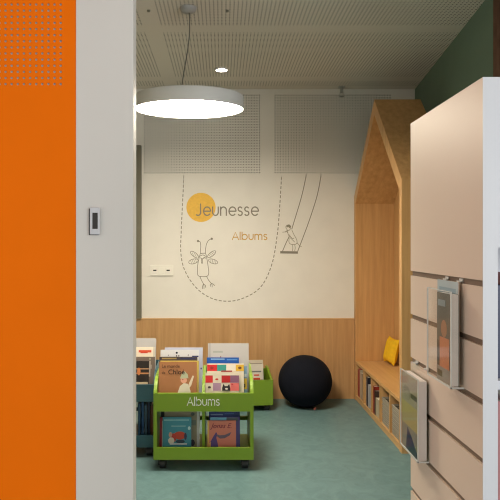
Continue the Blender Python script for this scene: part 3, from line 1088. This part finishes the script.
# child on a swing doodle
def sw(x, y): return (270 + x / 8.34, 200 + y / 8.34)
mb = MB()
line(mb, [(306.4, 174.2), (303.6, 188), (300.6, 200), (296.4, 214), (291.8, 229)], .8, M['ink'])
line(mb, [(289.2, 236.5), (286, 243), (282.6, 251)], .8, M['ink'])
line(mb, [(321.2, 174.2), (318.8, 188), (315.6, 201), (308, 224), (297.8, 251)], .8, M['ink'])
line(mb, [sw(92, 436), sw(226, 438)], 2.4, M['ink'], False)
for q in (((148, 250), (150, 280), (165, 310), (185, 330), (205, 350)), ((182, 250), (200, 290), (222, 330), (226, 360)), ((160, 320), (158, 350), (172, 368), (205, 372), (226, 360)),
          ((188, 370), (190, 400), (188, 424)), ((206, 372), (210, 400), (206, 424)), ((226, 356), (245, 380), (262, 388)), ((105, 268), (125, 266), (142, 255)), ((150, 280), (140, 262), (130, 268)),
          ((136, 240), (132, 222), (145, 210), (160, 212)), ((165, 225), (170, 240), (160, 252), (146, 252), (138, 240)), ((160, 290), (185, 320), (200, 318))):
    line(mb, [sw(*p) for p in q], .55, M['pencil'])
for q in (((140, 214), (158, 208), (172, 220)), ((140, 220), (156, 214), (172, 226)), ((142, 226), (150, 220), (168, 232))):
    line(mb, [sw(*p) for p in q], .95, M['pencil'])
tag(mb.build('wall_drawing'), 'line drawing of a child standing on a long-roped swing on the wall', 'wall drawing', 'wall graphics')


# ------------------------------------------------------------------ sockets and control
def socket_plate():
    x0, x1 = px(150.2, YB), px(173.2, YB); z0, z1 = pz(275.6, YB), pz(265.0, YB)
    root = empty('socket_plate', ((x0 + x1) / 2, YB, z0))
    tag(root, 'white triple socket plate on the wall left of the winged creature', 'socket')
    w = x1 - x0; h = z1 - z0
    mb = MB(); mb.rbox(-w / 2, w / 2, -.018, -.0006, 0, h, .003, 2); mb.build('frame', M['plastic'], root)
    k = (w - .03) / 3
    for i in range(3):
        cx = -w / 2 + .015 + k * (i + .5)
        mb = MB(); mb.rbox(cx - k * .44, cx + k * .44, -.0205, -.017, h * .2, h * .8, .0012, 1)
        o = mb.build('module', M['plastic'], root)
        if i != 1:
            mb = MB(); mb.box(cx - .016, cx + .016, -.0212, -.0203, h * .44, h * .56)
            mb.build('slot', M['slot'], o)
socket_plate()

def control():
    x0, x1 = px(90.6, YF), px(100.4, YF); z0, z1 = pz(234.6, YF), pz(207.6, YF)
    root = empty('wall_control', ((x0 + x1) / 2, YF, z0))
    tag(root, 'small white wall control with a dark screen on the white door lining', 'control panel')
    w = x1 - x0; h = z1 - z0
    mb = MB(); mb.rbox(-w / 2 - .0055, w / 2 - .004, -.008, -.0006, -.002, h - .004, .002, 1); mb.build('shadow_plate', M['slot'], root)  # dark plate offset to the left, shaped as the body's cast shadow
    mb = MB(); mb.rbox(-w / 2, w / 2, -.017, -.0078, 0, h, .003, 2); bd = mb.build('body', M['lam_edge'], root)
    mb = MB(); mb.rbox(px(93.3, YF) - (x0 + x1) / 2, px(98.6, YF) - (x0 + x1) / 2, -.0178, -.0165, pz(229, YF) - z0, pz(213, YF) - z0, .0005, 1)
    mb.build('screen', M['screen'], root)
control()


# ------------------------------------------------------------------ bookcase with slatted end panel
BX = 0.657; BY0, BY1 = 1.46, 2.02; BT = 1.898; BW = 0.80
def bookcase():
    root = empty('bookcase', (BX, BY0, 0))
    tag(root, 'white bookcase with a cream slatted end panel in the right foreground', 'bookcase')
    mt = Matrix.Translation((-BX, -BY0, 0))
    pt = .0375
    grooves = [1.3772 - .1497 * i for i in range(9)]
    # slatted face: boards between recessed channels
    mb = MB()
    z = BT
    gh = .0165
    for g in grooves + [-gh / 2]:
        if z - (g + gh / 2) > .002:
            mb.box(BX, BX + .012, BY0 + .002, BY1, g + gh / 2, z, mtx=mt)
        z = g - gh / 2
    mb.build('slatted_panel', M['laminate'], root)
    mb = MB()
    for g in grooves:
        mb.box(BX + .0065, BX + .0125, BY0 + .003, BY1, g - gh / 2, g + gh / 2, mtx=mt)
    mb.build('slot_channel', M['alu'], root)
    mb = MB(); mb.box(BX, BX + pt, BY0, BY0 + .002, 0, BT, mtx=mt); mb.box(BX + .0125, BX + pt, BY0 + .002, BY1, 0, BT, mtx=mt)
    mb.build('end_panel', M['lam_edge'], root)
    mb = MB(); mb.box(BX + BW - .0375, BX + BW, BY0, BY1, 0, BT, mtx=mt); mb.build('end_panel', M['lam_edge'], root)
    zh = pz(247.5, BY0)
    mb = MB(); mb.box(BX + pt, BX + BW - .0375, BY0 + .0005, BY0 + .02, zh, BT, mtx=mt); mb.build('header', M['lam_edge'], root)
    mb = MB(); mb.box(BX + pt, BX + BW - .0375, BY0 + .02, BY1, BT - .02, BT, mtx=mt); mb.build('top_board', M['lam_edge'], root)
    mb = MB(); mb.box(BX + pt, BX + BW - .0375, BY0 + .29, BY0 + .30, 0, BT - .02, mtx=mt); mb.build('back_panel', M['lam_edge'], root)
    shelves = [1.13, .80, .47, .10]
    for zz in shelves:
        mb = MB(); mb.box(BX + pt, BX + BW - .0375, BY0 + .012, BY0 + .29, zz - .02, zz, mtx=mt); mb.build('shelf', M['lam_edge'], root)
    k = 0
    spec = [(.036, .24, (60, 66, 92), 'slate-blue'), (.03, .27, (176, 120, 116), 'dusty-pink'), (.034, .25, (190, 190, 196), 'pale grey')]
    where = {1.13: 'top', .80: 'middle'}
    for zz in shelves[:2]:
        x = BX + pt + .003
        for t, h, cc, nm in (spec if zz > 1 else [(.034, .27, (170, 118, 120), 'rose'), (.03, .24, (120, 60, 60), 'dark red'), (.036, .26, (206, 198, 190), 'ivory')]):
            # spine faces the viewer: turn the book so its spine looks to -Y
            b = book('%s book standing on the %s shelf of the white bookcase' % (nm, where[zz]), .17, h, t, paint(cc),
                     (x + t, BY0 + .04 + .085, zz + .0005), 0, PI / 2, group='books in the white bookcase', name='book')
            b.location = (x + t + .0005, BY0 + .127, zz + .0005)
            x += t + .003
bookcase()


def holder(ynear, zt, label):
    """clear brochure pocket hanging from a channel of the slatted panel; open on top"""
    W_, D_, HB, HP = .180, .038, .290, .262
    root = empty('brochure_holder', (BX, ynear, zt - HB))
    tag(root, label, 'brochure holder', 'clear brochure holders on the slatted panel')
    t = .0025
    mb = MB()
    mb.box(-t - .001, -.001, 0, W_, 0, HB)                         # back sheet
    mb.build('back_sheet', M['acryl'], root)
    mb = MB()
    mb.box(-D_, -D_ + t, 0, W_, 0, HP)                             # front sheet
    mb.box(-D_ + t, -t - .001, 0, t, 0, HP); mb.box(-D_ + t, -t - .001, W_ - t, W_, 0, HP)
    mb.box(-D_ + t, -t - .001, t, W_ - t, 0, t)
    mb.build('pocket', M['acryl'], root)
    mb = MB()
    e = .0024                                                     # polished rims
    for (y0, y1) in ((0, t), (W_ - t, W_)):
        mb.box(-D_ - e / 2, -D_ + e, y0 - e / 2, y0 + e, 0, HP) if y0 == 0 else mb.box(-D_ - e / 2, -D_ + e, y1 - e, y1 + e / 2, 0, HP)
    mb.box(-D_ - e / 2, -D_ + t, 0, W_, HP - e, HP); mb.box(-D_ - e / 2, -t, -e / 2, t, -e / 2, e * 1.5)
    mb.box(-D_ - e / 2, -D_ + t, 0, W_, -e / 2, e * 1.5)
    mb.build('rim', M['acryl_edge'], root)
    for yy in (.025, W_ - .055):
        mb = MB(); mb.box(-.004, .006, yy, yy + .022, HB - .004, HB); mb.box(.0035, .006, yy, yy + .022, HB - .004, HB + .006)
        mb.build('hook', M['acryl_edge'], root)
    return root
holder(1.568, 1.3765, 'clear acrylic brochure holder hanging from the upper slot of the slatted panel')
holder(1.832, 1.0770, 'clear acrylic brochure holder lower on the slatted panel, near its far edge')


def brochure(ynear, z0, w, h, t, c, label, pics, xoff, page=None):
    """cover looks to -X, page block edge looks towards the viewer"""
    root = empty('brochure', (BX - xoff, ynear, z0), -PI / 2)
    # local: front cover faces -Y -> after -90 deg turn it faces -X; local +X -> world -Y
    tag(root, label, 'brochure', 'brochures in the clear holders')
    mb = MB(); mb.box(-w, 0, 0, .0008, 0, h, paint(c)); mb.box(-w, 0, t - .0008, t, 0, h, paint(c)); mb.box(-w - .0008, -w, 0, t, 0, h, paint(c))
    mb.build('cover', None, root)
    mb = MB(); mb.box(-w + .0005, -.0006, .0009, t - .0009, .0005, h - .0005); mb.build('pages', page or paint((238, 232, 228)), root)
    mb = MB()
    for i, (poly, cc) in enumerate(pics):
        mb.prism([(-w + p[0] * w, p[1] * h) for p in poly], -.0003 - .0002 * i, 0, 'y', paint(cc))
    mb.build('cover_picture', None, root)
brochure(1.575, 1.0900, .105, .250, .020, (92, 84, 78), 'thick brochure with a dark grey and orange cover in the upper acrylic holder',
         [(R(0, .45, 1, 1), (112, 108, 100)), (R(.20, .15, .85, .50), (206, 132, 96)), (E(.5, .60, .2, .10), (176, 130, 104)), (R(0, 0, 1, .16), (150, 146, 138)), (R(.05, .05, .4, .12), (90, 84, 60)), (R(.1, .85, .6, .92), (150, 160, 164))], .034)
brochure(1.585, 1.0900, .152, .283, .0035, (206, 180, 152), 'pale blue leaflet standing behind the thick brochure in the upper holder',
         [(R(0, .62, 1, 1), (176, 192, 198)), (R(.1, .80, .9, .93), (140, 166, 180))], .0115)
brochure(1.839, .7900, .165, .252, .027, (120, 116, 84), 'thick white-edged brochure with a green and blue landscape cover in the lower holder',
         [(R(0, .55, 1, 1), (158, 154, 136)), (R(0, .30, 1, .62), (176, 166, 110)), (R(0, 0, 1, .32), (140, 140, 124)), ([(.25, 0), (.35, .30), (.6, .22), (.95, .06), (1, 0)], (40, 62, 92)), (R(.55, .72, .9, .78), (70, 66, 56)), (E(.3, .75, .2, .1), (150, 146, 130))], .034, paint((242, 234, 232)))


# ------------------------------------------------------------------ curtain at the right
def curtain():
    y0, y1 = 2.55, 3.23
    root = empty('curtain', (xr(3.15) - .05, 3.15, 0))
    tag(root, 'brown folded curtain hanging beside the green wall at the right edge', 'curtain')
    O = Vector(root.location)
    n = 140; vs = []; fs = []
    for k, off in enumerate((0, .004)):
        for i in range(n + 1):
            y = y0 + (y1 - y0) * i / n
            x = xr(y) - .045 + .024 * math.sin(i / n * 2 * PI * 9) + .006 * math.sin(i * .71) + off
            for z in (0.012, H - .05):
                vs.append(Vector((x, y, z)) - O)
    m = 2 * (n + 1)
    for k in range(2):
        for i in range(n):
            a = k * m + 2 * i
            f = (a, a + 2, a + 3, a + 1)
            fs.append(f if k else f[::-1])
    for i in range(n):
        fs.append((2 * i, 2 * i + 2, m + 2 * i + 2, m + 2 * i)); fs.append((2 * i + 1, m + 2 * i + 1, m + 2 * i + 3, 2 * i + 3))
    fs.append((0, 1, m + 1, m)); fs.append((2 * n, m + 2 * n, m + 2 * n + 1, 2 * n + 1))
    MB().add(vs, fs, None, True).build('cloth', M['curtain'], root)
    mb = MB(); mb.prism([(xr(y0) - .068, y0 - .03), (xr(y0) - .036, y0 - .03), (xr(y1) - .036, y1 + .01), (xr(y1) - .068, y1 + .01)], H - .05, H - .001, 'z', mtx=Matrix.Translation(-O))
    mb.build('rail', M['bronze'], root)
curtain()
